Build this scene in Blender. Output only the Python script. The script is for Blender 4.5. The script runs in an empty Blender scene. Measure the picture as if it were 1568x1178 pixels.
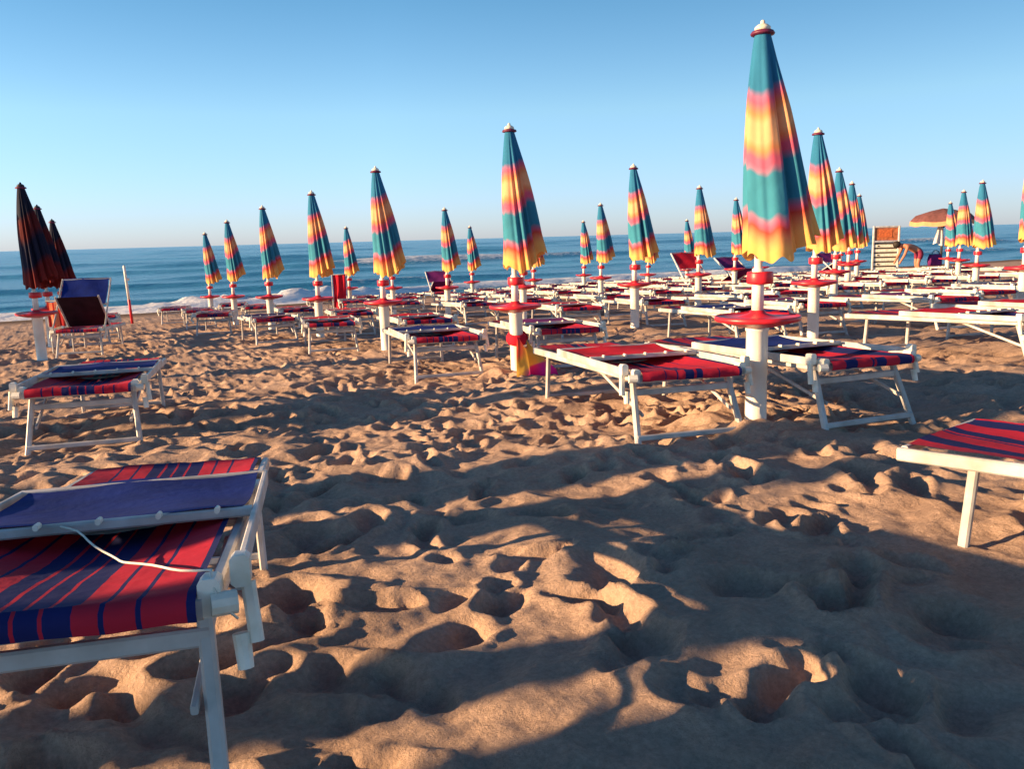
import bpy, math, random
import numpy as np
from mathutils import Vector, Matrix

random.seed(7)
rng = np.random.default_rng(11)
S = bpy.context.scene
C = S.collection
R = math.radians

# ---------------------------------------------------------------- camera model
EYE = Vector((0, 0, 1.2))
TH, PI_, RO, F = R(28.8), R(9.97), R(1.54), 1280.0
r0 = Vector((math.cos(TH), -math.sin(TH), 0))
fw = Vector((math.sin(TH) * math.cos(PI_), math.cos(TH) * math.cos(PI_), -math.sin(PI_)))
up0 = r0.cross(fw)
rt = r0 * math.cos(RO) - up0 * math.sin(RO)
up = up0 * math.cos(RO) + r0 * math.sin(RO)


def zg(x, y):
    """smooth height of the sloping beach"""
    y = np.asarray(y, float)
    z = 0.22 - 0.0427 * y
    z = np.where(y < -2, 0.3054 - 0.01 * (y + 2), z)
    return np.where(y > 45, 0.22 - 0.0427 * 45 - 0.08 * (np.minimum(y, 90) - 45), z)


def ray(px, py):
    return (fw + rt * ((px - 784) / F) - up * ((py - 589) / F))


def on_ground(px, py, h=0.0):
    d = ray(px, py)
    t = 1.0
    for _ in range(60):
        p = EYE + d * t
        t = (float(zg(p.x, p.y)) + h - EYE.z) / d.z
        t = min(max(t, 0.2), 500)
    return EYE + d * t


def at_y(px, py, Y):
    d = ray(px, py)
    return EYE + d * ((Y - EYE.y) / d.y)


def at_depth(px, py, dep):
    d = ray(px, py)
    return EYE + d * (dep / d.dot(Vector((math.sin(TH), math.cos(TH), 0))))


cam_d = bpy.data.cameras.new('camera')
cam_d.sensor_width = 36
cam_d.sensor_fit = 'HORIZONTAL'
cam_d.lens = 36 * F / 1568
cam_d.clip_start = 0.05
cam_d.clip_end = 90000
cam = bpy.data.objects.new('camera', cam_d)
C.objects.link(cam)
cam.matrix_world = Matrix.Translation(EYE) @ Matrix((rt, up, -fw)).transposed().to_4x4()
S.camera = cam

# ---------------------------------------------------------------- materials
def nodes(m):
    m.use_nodes = True
    nt = m.node_tree
    return nt, nt.nodes, nt.links, nt.nodes['Principled BSDF']


def set_spec(b, v):
    b.inputs['Specular IOR Level'].default_value = v


def mat(name, col, rough=0.6, var=0.12, scale=8.0, bump=0.0, bscale=60, spec=0.4, dirt=None, metal=0.0):
    m = bpy.data.materials.new(name)
    nt, N, L, b = nodes(m)
    tc = N.new('ShaderNodeTexCoord')
    n = N.new('ShaderNodeTexNoise'); n.inputs['Scale'].default_value = scale; n.inputs['Detail'].default_value = 6
    L.new(tc.outputs['Object'], n.inputs['Vector'])
    rp = N.new('ShaderNodeValToRGB')
    c = np.array(col)
    lo = c * (1 - var) if dirt is None else np.array(dirt)
    rp.color_ramp.elements[0].color = (*lo, 1); rp.color_ramp.elements[0].position = 0.3
    rp.color_ramp.elements[1].color = (*np.minimum(c * (1 + var * 0.4), 0.95), 1); rp.color_ramp.elements[1].position = 0.62
    L.new(n.outputs['Fac'], rp.inputs['Fac'])
    L.new(rp.outputs['Color'], b.inputs['Base Color'])
    b.inputs['Roughness'].default_value = rough
    b.inputs['Metallic'].default_value = metal
    set_spec(b, spec)
    if bump:
        n2 = N.new('ShaderNodeTexNoise'); n2.inputs['Scale'].default_value = bscale; n2.inputs['Detail'].default_value = 3
        L.new(tc.outputs['Object'], n2.inputs['Vector'])
        bp = N.new('ShaderNodeBump'); bp.inputs['Strength'].default_value = bump; bp.inputs['Distance'].default_value = 0.01
        L.new(n2.outputs['Fac'], bp.inputs['Height']); L.new(bp.outputs['Normal'], b.inputs['Normal'])
    return m


def ramp_mat(name, stops, axis='X', interp='LINEAR', rough=0.85, transl=0.18, weave=0.25, fade=0.15):
    """cloth: colour ramp along one UV axis, faded by noise, slightly translucent"""
    m = bpy.data.materials.new(name)
    nt, N, L, b = nodes(m)
    uv = N.new('ShaderNodeUVMap')
    sp = N.new('ShaderNodeSeparateXYZ'); L.new(uv.outputs['UV'], sp.inputs[0])
    rp = N.new('ShaderNodeValToRGB'); rp.color_ramp.interpolation = interp
    e = rp.color_ramp.elements
    while len(e) < len(stops): e.new(0.5)
    for k, (p, c) in enumerate(stops):
        e[k].position = p; e[k].color = (*c, 1)
    L.new(sp.outputs[axis], rp.inputs['Fac'])
    tc = N.new('ShaderNodeTexCoord')
    n = N.new('ShaderNodeTexNoise'); n.inputs['Scale'].default_value = 5; n.inputs['Detail'].default_value = 7
    L.new(tc.outputs['Object'], n.inputs['Vector'])
    mp = N.new('ShaderNodeMapRange'); mp.inputs['From Min'].default_value = 0.3; mp.inputs['From Max'].default_value = 0.7
    mp.inputs['To Min'].default_value = 1 - fade; mp.inputs['To Max'].default_value = 1 + fade * 0.6
    L.new(n.outputs['Fac'], mp.inputs['Value'])
    mx = N.new('ShaderNodeMix'); mx.data_type = 'RGBA'; mx.blend_type = 'MULTIPLY'; mx.inputs['Factor'].default_value = 1
    L.new(rp.outputs['Color'], mx.inputs['A']); L.new(mp.outputs['Result'], mx.inputs['B'])
    L.new(mx.outputs['Result'], b.inputs['Base Color'])
    b.inputs['Roughness'].default_value = rough; set_spec(b, 0.2)
    n2 = N.new('ShaderNodeTexNoise'); n2.inputs['Scale'].default_value = 22; n2.inputs['Detail'].default_value = 4
    L.new(tc.outputs['Object'], n2.inputs['Vector'])
    bp = N.new('ShaderNodeBump'); bp.inputs['Strength'].default_value = weave; bp.inputs['Distance'].default_value = 0.012
    L.new(n2.outputs['Fac'], bp.inputs['Height']); L.new(bp.outputs['Normal'], b.inputs['Normal'])
    if transl:
        t = N.new('ShaderNodeBsdfTranslucent'); L.new(mx.outputs['Result'], t.inputs['Color'])
        ms = N.new('ShaderNodeMixShader'); ms.inputs[0].default_value = transl
        L.new(b.outputs[0], ms.inputs[1]); L.new(t.outputs[0], ms.inputs[2])
        L.new(ms.outputs[0], N['Material Output'].inputs['Surface'])
    return m


M = {}
M['white'] = mat('white_painted_metal', (0.53, 0.52, 0.51), 0.45, scale=7, dirt=(0.31, 0.30, 0.28), bump=0.05, spec=0.5)
M['plastic'] = mat('white_plastic', (0.80, 0.77, 0.68), 0.45, scale=14, dirt=(0.60, 0.56, 0.45), bump=0.12)
M['post'] = mat('white_post_plastic', (0.80, 0.78, 0.72), 0.4, scale=4, dirt=(0.66, 0.62, 0.54), bump=0.05)
M['red'] = mat('red_plastic', (0.62, 0.02, 0.035), 0.38, var=0.25, scale=7, bump=0.05)
M['cap'] = mat('dark_plum_plastic', (0.12, 0.015, 0.05), 0.5)
M['cord'] = mat('white_cord', (0.75, 0.72, 0.62), 0.9)
M['dark'] = mat('dark_fixing', (0.03, 0.03, 0.035), 0.5)
M['navy'] = mat('navy_cloth', (0.006, 0.022, 0.17), 0.85, var=0.3, scale=6, bump=0.25, bscale=30, spec=0.15)
M['redcloth'] = mat('red_cloth', (0.55, 0.012, 0.03), 0.85, var=0.25, scale=6, bump=0.25, bscale=30, spec=0.15)
M['shadowcloth'] = mat('shadow_darkened_cloth', (0.03, .012, .02), 0.85, var=.3, scale=6, bump=.25, bscale=30, spec=.15)  # backrest cloth of the raised lounger, its shade put into the colour
M['purple'] = mat('purple_cloth', (0.16, 0.02, 0.13), 0.85, var=0.3, scale=6, bump=0.25, bscale=30, spec=0.15)
RED, NAV = (0.50, 0.018, 0.045), (0.012, 0.018, 0.11)


def stripes(blocks):
    out, p = [], 0.0
    for w, c in blocks:
        out.append((p, c)); p += w
    return out


M['bed'] = ramp_mat('striped_bed_cloth', stripes([
    (.15, RED), (.016, NAV), (.085, RED), (.016, NAV), (.075, RED),
    (.07, NAV), (.014, RED), (.06, NAV), (.014, RED), (.06, NAV), (.014, RED), (.075, NAV),
    (.075, RED), (.016, NAV), (.085, RED), (.016, NAV), (.13, RED), (.03, NAV)]), 'X', 'CONSTANT', transl=0.08)
M['bed3'] = ramp_mat('red_bed_cloth', stripes([(.22, RED), (.014, NAV), (.1, RED), (.014, NAV), (.07, RED), (.09, NAV), (.03, RED), (.06, NAV), (.16, RED), (.014, NAV), (.2, RED), (.03, NAV)]), 'X', 'CONSTANT', transl=.08)
M['bed2'] = ramp_mat('block_striped_bed_cloth', stripes([
    (.15, RED), (.15, NAV), (.17, RED), (.03, NAV), (.03, RED), (.12, NAV), (.17, RED), (.15, NAV), (.1, RED)]),
    'X', 'CONSTANT', transl=0.08)
TEAL, TEAL2, PINK, YEL, ORG = (0.03, 0.20, 0.37), (0.045, 0.26, 0.38), (0.70, 0.13, 0.22), (0.82, 0.45, 0.23), (0.78, 0.29, 0.12)
M['canopy'] = ramp_mat('rainbow_canopy_cloth', [
    (0.0, TEAL), (.225, TEAL), (.275, PINK), (.325, ORG), (.36, YEL), (.44, YEL), (.475, ORG), (.515, PINK), (.545, PINK), (.59, TEAL2),
    (.77, TEAL2), (.815, PINK), (.84, (0.74, .09, .06)), (.88, ORG), (.93, (.84, .46, .14)), (1.0, (.84, .46, .12))], 'Y', transl=0.22, weave=0.18)
M['shadowcanopy'] = ramp_mat('shadow_darkened_canopy_cloth', [
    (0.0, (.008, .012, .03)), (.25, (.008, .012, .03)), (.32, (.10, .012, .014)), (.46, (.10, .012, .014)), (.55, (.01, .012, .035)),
    (.76, (.01, .012, .035)), (.84, (.13, .01, .012)), (1.0, (.15, .014, .012))], 'Y', transl=0.08, weave=0.18)  # left-edge canopies: the shade on them is put into the cloth colour


def sand_mat():
    m = bpy.data.materials.new('beach_sand')
    nt, N, L, b = nodes(m)
    g = N.new('ShaderNodeNewGeometry')
    n = N.new('ShaderNodeTexNoise'); n.inputs['Scale'].default_value = 1.3; n.inputs['Detail'].default_value = 8; n.inputs['Roughness'].default_value = 0.65
    L.new(g.outputs['Position'], n.inputs['Vector'])
    rp = N.new('ShaderNodeValToRGB')
    e = rp.color_ramp.elements
    e[0].position = 0.3; e[0].color = (0.37, 0.255, 0.19, 1)
    e[1].position = 0.7; e[1].color = (0.55, 0.395, 0.30, 1)
    L.new(n.outputs['Fac'], rp.inputs['Fac'])
    # speckle of shell bits and darker grains
    v = N.new('ShaderNodeTexNoise'); v.inputs['Scale'].default_value = 55; v.inputs['Detail'].default_value = 5; v.inputs['Roughness'].default_value = 0.8
    L.new(g.outputs['Position'], v.inputs['Vector'])
    r2 = N.new('ShaderNodeMapRange'); r2.inputs['From Min'].default_value = .32; r2.inputs['From Max'].default_value = .68
    r2.inputs['To Min'].default_value = 0.72; r2.inputs['To Max'].default_value = 1.16
    L.new(v.outputs['Fac'], r2.inputs['Value'])
    mx = N.new('ShaderNodeMix'); mx.data_type = 'RGBA'; mx.blend_type = 'MULTIPLY'; mx.inputs['Factor'].default_value = 1
    L.new(rp.outputs['Color'], mx.inputs['A']); L.new(r2.outputs['Result'], mx.inputs['B'])
    # wet sand by the water
    sx = N.new('ShaderNodeSeparateXYZ'); L.new(g.outputs['Position'], sx.inputs[0])
    wy = N.new('ShaderNodeMapRange'); wy.inputs['From Min'].default_value = -1.02; wy.inputs['From Max'].default_value = -1.18
    L.new(sx.outputs['Z'], wy.inputs['Value'])
    mw = N.new('ShaderNodeMix'); mw.data_type = 'RGBA'
    L.new(wy.outputs['Result'], mw.inputs['Factor']); L.new(mx.outputs['Result'], mw.inputs['A'])
    mw.inputs['B'].default_value = (0.14, 0.095, 0.065, 1)
    L.new(mw.outputs['Result'], b.inputs['Base Color'])
    b.inputs['Roughness'].default_value = 0.95; set_spec(b, 0.1)
    n3 = N.new('ShaderNodeTexNoise'); n3.inputs['Scale'].default_value = 26; n3.inputs['Detail'].default_value = 9; n3.inputs['Roughness'].default_value = 0.72
    L.new(g.outputs['Position'], n3.inputs['Vector'])
    bp = N.new('ShaderNodeBump'); bp.inputs['Strength'].default_value = 0.8; bp.inputs['Distance'].default_value = 0.025
    L.new(n3.outputs['Fac'], bp.inputs['Height']); L.new(bp.outputs['Normal'], b.inputs['Normal'])
    return m


def sea_mat():
    m = bpy.data.materials.new('sea_water')
    nt, N, L, b = nodes(m)
    g = N.new('ShaderNodeNewGeometry')
    a = N.new('ShaderNodeAttribute'); a.attribute_name = 'foam'
    mpg = N.new('ShaderNodeMapping'); mpg.inputs['Scale'].default_value = (0.9, 2.0, 2.0)
    L.new(g.outputs['Position'], mpg.inputs['Vector'])
    n = N.new('ShaderNodeTexNoise'); n.inputs['Scale'].default_value = 1.5; n.inputs['Detail'].default_value = 10; n.inputs['Roughness'].default_value = 0.75
    L.new(mpg.outputs['Vector'], n.inputs['Vector'])
    ad = N.new('ShaderNodeMath'); ad.operation = 'ADD'; L.new(a.outputs['Fac'], ad.inputs[0]); L.new(n.outputs['Fac'], ad.inputs[1])
    mr = N.new('ShaderNodeMapRange'); mr.inputs['From Min'].default_value = 0.88; mr.inputs['From Max'].default_value = 1.12
    L.new(ad.outputs[0], mr.inputs['Value'])
    # large patches of deeper and paler water
    n2 = N.new('ShaderNodeTexNoise'); n2.inputs['Scale'].default_value = 0.02; n2.inputs['Detail'].default_value = 5
    mp2 = N.new('ShaderNodeMapping'); mp2.inputs['Scale'].default_value = (0.35, 2.2, 1); L.new(g.outputs['Position'], mp2.inputs['Vector']); L.new(mp2.outputs['Vector'], n2.inputs['Vector'])
    rp = N.new('ShaderNodeValToRGB'); e = rp.color_ramp.elements
    e[0].position = .35; e[0].color = (0.018, 0.15, 0.30, 1); e[1].position = .65; e[1].color = (0.05, 0.26, 0.42, 1)
    L.new(n2.outputs['Fac'], rp.inputs['Fac'])
    mx = N.new('ShaderNodeMix'); mx.data_type = 'RGBA'
    L.new(mr.outputs['Result'], mx.inputs['Factor']); L.new(rp.outputs['Color'], mx.inputs['A']); mx.inputs['B'].default_value = (0.82, 0.85, 0.88, 1)
    L.new(mx.outputs['Result'], b.inputs['Base Color'])
    rr = N.new('ShaderNodeMapRange'); rr.inputs['To Min'].default_value = 0.22; rr.inputs['To Max'].default_value = 0.9
    L.new(mr.outputs['Result'], rr.inputs['Value']); L.new(rr.outputs['Result'], b.inputs['Roughness'])
    b.inputs['IOR'].default_value = 1.33
    # ripples
    mp3 = N.new('ShaderNodeMapping'); mp3.inputs['Scale'].default_value = (0.5, 1.6, 1); L.new(g.outputs['Position'], mp3.inputs['Vector'])
    w = N.new('ShaderNodeTexNoise'); w.inputs['Scale'].default_value = 0.9; w.inputs['Detail'].default_value = 8; w.inputs['Roughness'].default_value = 0.6
    L.new(mp3.outputs['Vector'], w.inputs['Vector'])
    bp = N.new('ShaderNodeBump'); bp.inputs['Strength'].default_value = 0.9; bp.inputs['Distance'].default_value = 0.35
    L.new(w.outputs['Fac'], bp.inputs['Height']); L.new(bp.outputs['Normal'], b.inputs['Normal'])
    return m


# ---------------------------------------------------------------- mesh builder
class MB:
    def __init__(s): s.v = []; s.f = []; s.uv = None
    def add(s, vs, fs):
        o = len(s.v); s.v += [tuple(v) for v in vs]; s.f += [tuple(i + o for i in f) for f in fs]
    def beam(s, a, b, w, h, ref=(0, 0, 1), bev=0.0):
        """flat bar from a to b: w across, h along ref, with bevelled edges"""
        a, b = Vector(a), Vector(b); d = (b - a).normalized(); ref = Vector(ref)
        if abs(d.dot(ref)) > .95: ref = Vector((0, 1, 0))
        x = d.cross(ref).normalized(); y = x.cross(d).normalized()
        c = bev or min(w, h) * .22
        pts = [(w/2, h/2 - c), (w/2 - c, h/2), (-w/2 + c, h/2), (-w/2, h/2 - c), (-w/2, -h/2 + c), (-w/2 + c, -h/2), (w/2 - c, -h/2), (w/2, -h/2 + c)]
        vs = [a + x * p + y * q for p, q in pts] + [b + x * p + y * q for p, q in pts]
        fs = [(i, (i + 1) % 8, 8 + (i + 1) % 8, 8 + i) for i in range(8)] + [tuple(range(7, -1, -1)), tuple(range(8, 16))]
        s.add(vs, fs); return s
    def tube(s, pts, r, n=8):
        pts = [Vector(p) for p in pts]; rs = r if isinstance(r, (list, tuple)) else [r] * len(pts)
        vs, fs = [], []
        for i, p in enumerate(pts):
            d = (pts[min(i + 1, len(pts) - 1)] - pts[max(i - 1, 0)]).normalized()
            ref = Vector((0, 0, 1)) if abs(d.z) < .9 else Vector((1, 0, 0))
            x = d.cross(ref).normalized(); y = x.cross(d)
            vs += [p + (x * math.cos(2*math.pi*k/n) + y * math.sin(2*math.pi*k/n)) * rs[i] for k in range(n)]
        for i in range(len(pts) - 1):
            for k in range(n):
                fs.append((i*n + k, i*n + (k+1) % n, (i+1)*n + (k+1) % n, (i+1)*n + k))
        fs += [tuple(range(n - 1, -1, -1)), tuple((len(pts)-1)*n + k for k in range(n))]
        s.add(vs, fs); return s
    def lathe(s, prof, n=20, c=(0, 0, 0), flute=0.0):
        c = Vector(c); vs, fs = [], []
        for r, z in prof:
            for k in range(n):
                rr = r * (1 - (flute if k % 2 else 0)); t = 2*math.pi*k/n
                vs.append(c + Vector((rr*math.cos(t), rr*math.sin(t), z)))
        for i in range(len(prof) - 1):
            for k in range(n): fs.append((i*n + k, i*n + (k+1) % n, (i+1)*n + (k+1) % n, (i+1)*n + k))
        fs += [tuple(range(n - 1, -1, -1)), tuple((len(prof)-1)*n + k for k in range(n))]
        s.add(vs, fs); return s
    def box(s, c, sz, bev=.004):
        c = Vector(c); return s.beam(c - Vector((0, sz[1]/2, 0)), c + Vector((0, sz[1]/2, 0)), sz[0], sz[2], bev=bev)
    def grid(s, P, UV=None):
        nr, nc = len(P), len(P[0]); o = len(s.v)
        s.v += [tuple(p) for row in P for p in row]
        for i in range(nr - 1):
            for j in range(nc - 1):
                s.f.append((o + i*nc + j, o + i*nc + j + 1, o + (i+1)*nc + j + 1, o + (i+1)*nc + j))
        if UV is not None: s.uv = [u for row in UV for u in row]
        return s
    def mesh(s, name, m, smooth=False, auto=True):
        me = bpy.data.meshes.new(name); me.from_pydata(s.v, [], s.f)
        if s.uv:
            l = me.uv_layers.new(name='UVMap')
            idx = np.empty(len(me.loops), np.int32); me.loops.foreach_get('vertex_index', idx)
            l.data.foreach_set('uv', np.array(s.uv, np.float32)[idx].ravel())
        me.materials.append(m)
        me.polygons.foreach_set('use_smooth', [smooth] * len(me.polygons)); me.update()
        return me
    def build(s, name, m, parent=None, smooth=False):
        return link(name, s.mesh(name, m, smooth), parent)


def link(name, me, parent=None):
    o = bpy.data.objects.new(name, me); C.objects.link(o)
    if parent: o.parent = parent
    return o


def thing(name, label, cat, group=None):
    o = bpy.data.objects.new(name, None); C.objects.link(o); o.empty_display_size = .2
    tag(o, label, cat, group); return o


def tag(o, label=None, cat=None, group=None, kind=None):
    if label: o['label'] = label
    if cat: o['category'] = cat
    if group: o['group'] = group
    if kind: o['kind'] = kind
    return o


def copy_tree(o, parent=None):
    c = o.copy(); C.objects.link(c)
    if parent: c.parent = parent
    for ch in [x for x in KIDS.get(o.name, [])]: copy_tree(ch, c)
    return c


KIDS = {}
def freeze(root):
    KIDS[root.name] = list(root.children)
    for ch in root.children: freeze(ch)


# ---------------------------------------------------------------- umbrellas
def canopy_mesh(seed, zt=2.33, zh=1.03, rich=1.0):
    rg = np.random.default_rng(seed)
    nt, ns = 192, 44
    th = np.linspace(0, 2*np.pi, nt, endpoint=False)
    # deep narrow folds crowd on the lee (+x) side, broad smooth panels on the sunny side
    folds = [(-84, .34, 6), (-62, .58, 6.5), (-42, .50, 6), (-20, .58, 7), (8, .46, 8), (40, .40, 9), (82, .26, 11), (128, .16, 14), (172, .13, 14), (214, .09, 11), (246, .10, 8)]
    folds = [(R(a + rg.normal(0, 5)), d*rg.uniform(.7, 1.1)*rich, R(w*rg.uniform(.8, 1.25)), rg.normal(0, .10)) for a, d, w in folds]
    ph = rg.uniform(0, 6.28)
    lee = np.clip(np.cos(th - .1 + rg.normal(0, .2)), 0, 1)
    hemz = zh + 0.17*lee**1.3 + 0.03*np.clip(-np.cos(th), 0, 1) + 0.022*np.sin(3*th + rg.uniform(0, 6)) + 0.012*np.cos(8*th + ph) + .01*np.sin(13*th + rg.uniform(0, 6))
    bend = 0.11 + rg.normal(0, .012)
    P, UV = [], []
    for i in range(ns + 1):
        s = i/ns
        Rr = 0.044 + 0.148*s**0.9 + 0.02*np.sin(np.pi*s) + (0.014*(s - .85)/.15 if s > .85 else 0)
        k = min(1, s*2.4 + .15)
        mod = np.zeros(nt)
        for a, d, w_, sl in folds:
            dl = (th - a - sl*s + np.pi) % (2*np.pi) - np.pi
            ww = w_*(1.25 - .35*s)
            mod += -d*k*np.exp(-(dl/ww)**2) + .42*d*k*np.exp(-((dl - 1.7*ww)/(1.2*ww))**2)
        r = Rr*(1 + mod + .03*np.sin(3*th + 5*s + ph)*s + .012*np.sin(7*th + 9*s))
        z = zt + (hemz - zt)*s
        cx = bend*s**1.2; cy = -0.01*s
        x = cx + r*np.cos(th)*0.98; y = cy + r*np.sin(th)
        P.append(list(zip(x, y, z)))
        tilt = (0.03*np.sin(th + .9) + .012*np.sin(2*th + ph) - .05*np.minimum(mod, 0)*s) * min(1, s*3)
        UV.append([(t/(2*np.pi), float(np.clip(s + tl*(1 - abs(2*s - 1)*.3), 0, 1))) for t, tl in zip(th, tilt)])
    for k in range(len(P)): P[k].append(P[k][0]); UV[k].append(UV[k][0])
    mb = MB(); mb.grid(P, UV)
    me = mb.mesh('canopy', M['canopy'], True)
    return me


CAN = [canopy_mesh(s, rich=.95 if s == 3 else .6) for s in (3, 5, 8, 13, 21, 34, 55, 89, 144)]
DARK = CAN[2].copy(); DARK.materials.clear(); DARK.materials.append(M['shadowcanopy']); CAN.append(DARK)
def base_parts():
    d = {}
    d['post'] = MB().lathe([(.069, -.12), (.069, .03), (.066, .035), (.066, .60), (.072, .605), (.072, .635)], 24, flute=.035).mesh('post', M['post'], True)
    d['table'] = MB().lathe([(.07, .625), (.12, .632), (.235, .662), (.252, .667), (.256, .675), (.256, .692), (.250, .697), (.244, .690), (.12, .690), (.05, .712), (.04, .73)], 32).mesh('table', M['red'], True)
    d['pole'] = MB().lathe([(.036, .70), (.036, .98), (.024, .985), (.022, 2.36)], 14).mesh('pole', M['post'], True)
    d['tray'] = MB().lathe([(.036, .885), (.074, .89), (.078, .90), (.078, .955), (.074, .962), (.036, .962)], 20, c=(.012, 0, 0)).mesh('tray', M['red'], True)
    d['ring'] = MB().lathe([(.03, 2.318), (.066, 2.322), (.07, 2.33), (.062, 2.342), (.04, 2.348)], 18).mesh('cap_ring', M['cap'], True)
    d['fin'] = MB().lathe([(.046, 2.347), (.045, 2.365), (.03, 2.378), (.014, 2.384), (.012, 2.40), (.004, 2.405)], 16).mesh('finial', M['plastic'], True)
    return d
UB = base_parts()


def make_umbrella(can, label, group):
    t = thing('closed_umbrella', label, 'umbrella', group)
    link('canopy', can, t); link('pole', UB['pole'], t); link('post', UB['post'], t)
    link('table', UB['table'], t); link('tray', UB['tray'], t)
    fin = UB['fin']
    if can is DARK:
        fin = fin.copy(); fin.materials.clear(); fin.materials.append(M['dark'])  # finial darkened too, shade put into its colour
    link('cap_ring', UB['ring'], t); link('finial', fin, t)
    return t


ORD = ['first', 'second', 'third', 'fourth', 'fifth', 'sixth', 'seventh']
ROWNAME = {-1: 'shaded row at the far left', 0: 'row led by the tallest umbrella', 1: 'first row behind the tallest umbrella',
           2: 'second row behind the tallest umbrella', 3: 'third row behind the tallest umbrella',
           4: 'fourth row behind the tallest umbrella', 5: 'fifth row behind the tallest umbrella'}
ROWX = {-1: -.4, 0: 3.59, 1: 7.6, 2: 11.55, 3: 15.7, 4: 19.8, 5: 23.8}
# tip pixel (of the photograph) and grid place of every umbrella in sight
UM = [(1172, 29, 0, 0), (783, 188, 0, 1), (577, 254, 0, 2), (476, 291, 0, 3), (402, 314, 0, 4), (348, 336, 0, 5), (313, 355, 0, 6),
      (1256, 195, 1, 1), (972, 250, 1, 2), (797, 292, 1, 3), (680, 317, 1, 4), (596, 334, 1, 5), (529, 346, 1, 6),
      (1584, 215, 2, 1), (1284, 256, 2, 2), (1071, 283, 2, 3), (919, 310, 2, 4), (815, 330, 2, 5), (720, 345, 2, 6),
      (1504, 275, 3, 2), (1304, 277, 3, 3), (1127, 302, 3, 4), (992, 333, 3, 5), (893, 337, 3, 6),
      (1475, 290, 4, 3), (1317, 296, 4, 4), (1168, 325, 4, 5), (1053, 335, 4, 6),
      (1457, 308, 5, 4), (1290, 320, 5, 5),
      (31, 279, -1, 3), (54, 313, -1, 4), (80, 335, -1, 5)]
first_n = {}
for u in UM: first_n[u[2]] = min(first_n.get(u[2], 99), u[3])
LABELU = {
    (0, 0): 'tallest closed rainbow umbrella, nearest to us, its white post in a sand mound',
    (0, 1): 'closed rainbow umbrella in the middle with a bright cloth bundle at its post foot',
    (-1, 3): 'closed umbrella in shade-darkened cloth cut by the left edge, nearest of its three',
    (-1, 4): 'closed umbrella in shade-darkened cloth, middle of the three at the left edge',
    (-1, 5): 'closed umbrella in shade-darkened cloth, rightmost of the three at the left edge',
    (2, 1): 'closed umbrella cut off by the right edge of the photo',
    (3, 2): 'closed umbrella with a wide orange hem, largest of the group at the far right'}
umb_pos = {}
protos = {}
GRU = 'closed rainbow umbrellas in rows'
def put_umbrella(p, z_tip, key, label, k):
    if k not in protos:
        u = make_umbrella(CAN[k], label, GRU); freeze(u); protos[k] = u
    else:
        u = copy_tree(protos[k])
    u['label'] = label
    b = float(zg(p.x, p.y))
    H = max(2.15, min(2.75, z_tip - b))
    u.location = (p.x, p.y, b)
    s = H/2.405
    u.scale = (min(s, 1.04), min(s, 1.04), s)
    lean = random.uniform(-.6, .6)
    u.rotation_euler = (R(random.uniform(-.5, .5)), R(lean), -TH + R(random.uniform(-16, 16)))
    umb_pos[key] = Vector((p.x, p.y, b))
    return u


for i, (px, py, r, n) in enumerate(UM):
    Y = 3.5 + 3.24*n
    p = at_y(px, py, Y)
    lab = LABELU.get((r, n)) or f'closed rainbow umbrella, {ORD[n - first_n[r]]} from the front in the {ROWNAME[r]}'
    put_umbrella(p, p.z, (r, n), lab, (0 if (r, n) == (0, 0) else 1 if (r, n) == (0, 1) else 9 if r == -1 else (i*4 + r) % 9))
# unseen umbrellas left of the frame, most added off the grid to shade the walkway
OFF = [(-5.5, 4.62), (-4.7, 4.95), (-5.2, 5.3), (-5.3, 2.35), (-7.6, 3.3), (-5.6, 1.7), (-9.2, 3.1), (-6.6, 3.55), (-6.2, 2.9), (-5.8, 2.6), (-7.2, 2.0), (-5.0, 1.05), (-4.4, .5), (-8.4, 2.5), (-5.2, 7.9), (-4.6, 7.3), (-5.0, 11.3), (-5.0, 14.5),
       (-8.6, 9.3), (-1.0, 10.0)]
pc_ = on_ground(122, 530)
OFF.append((pc_.x - 2.3, pc_.y + .95)); OFF.append((pc_.x - 3.4, pc_.y + 1.75))  # two unseen umbrellas added to shade the raised lounger
for n in (3, 4, 5):
    p = umb_pos[(-1, n)]; OFF.append((p.x - 1.7, p.y + .38))  # unseen doubles added up-sun to shade the left-edge umbrellas
for i, (X, Y) in enumerate(OFF):
    u = put_umbrella(Vector((X, Y, 0)), float(zg(X, Y)) + 2.4, ('off', i), 'unseen closed umbrella beyond the left edge, put there to throw shade', i % 6)
    u['group'] = 'unseen umbrellas beyond the left edge, set for shade'

# ---------------------------------------------------------------- loungers
LL, WW, HZ = 1.86, .66, .37


def bed_mesh(m, nx=16, ny=40, seed=0):
    rg = np.random.default_rng(seed)
    P, UV = [], []
    y0, y1 = -LL/2 - .012, LL/2 - .02
    for i in range(ny + 1):
        t = i/ny; y = y0 + (y1 - y0)*t
        row, ur = [], []
        for j in range(nx + 1):
            u = j/nx; x = (u - .5)*2*.293
            sag = -.042*(1 - (2*u - 1)**2)*math.sin(math.pi*min(1, max(0, t)))**.5
            z = HZ + .032 + sag + .004*math.sin(7*t + 5*u) + .0035*math.sin(23*t + 9*u + 2*math.sin(6*u))*(1 - (2*u - 1)**2) + rg.normal(0, .001)
            row.append((x, y, z)); ur.append((u, t))
        P.append(row); UV.append(ur)
    # hem rolled down over the head bar
    first = P[0]; roll = []
    for dy, dz in ((-.016, -.05), (-.024, -.032), (-.02, -.012)):
        roll.append([(x, y + dy + .003*math.sin(9*x*4), z + dz) for x, y, z in first])
    P = roll + P; UV = [UV[0]]*3 + UV
    return MB().grid(P, UV).mesh('bed_cloth', m, True)


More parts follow.
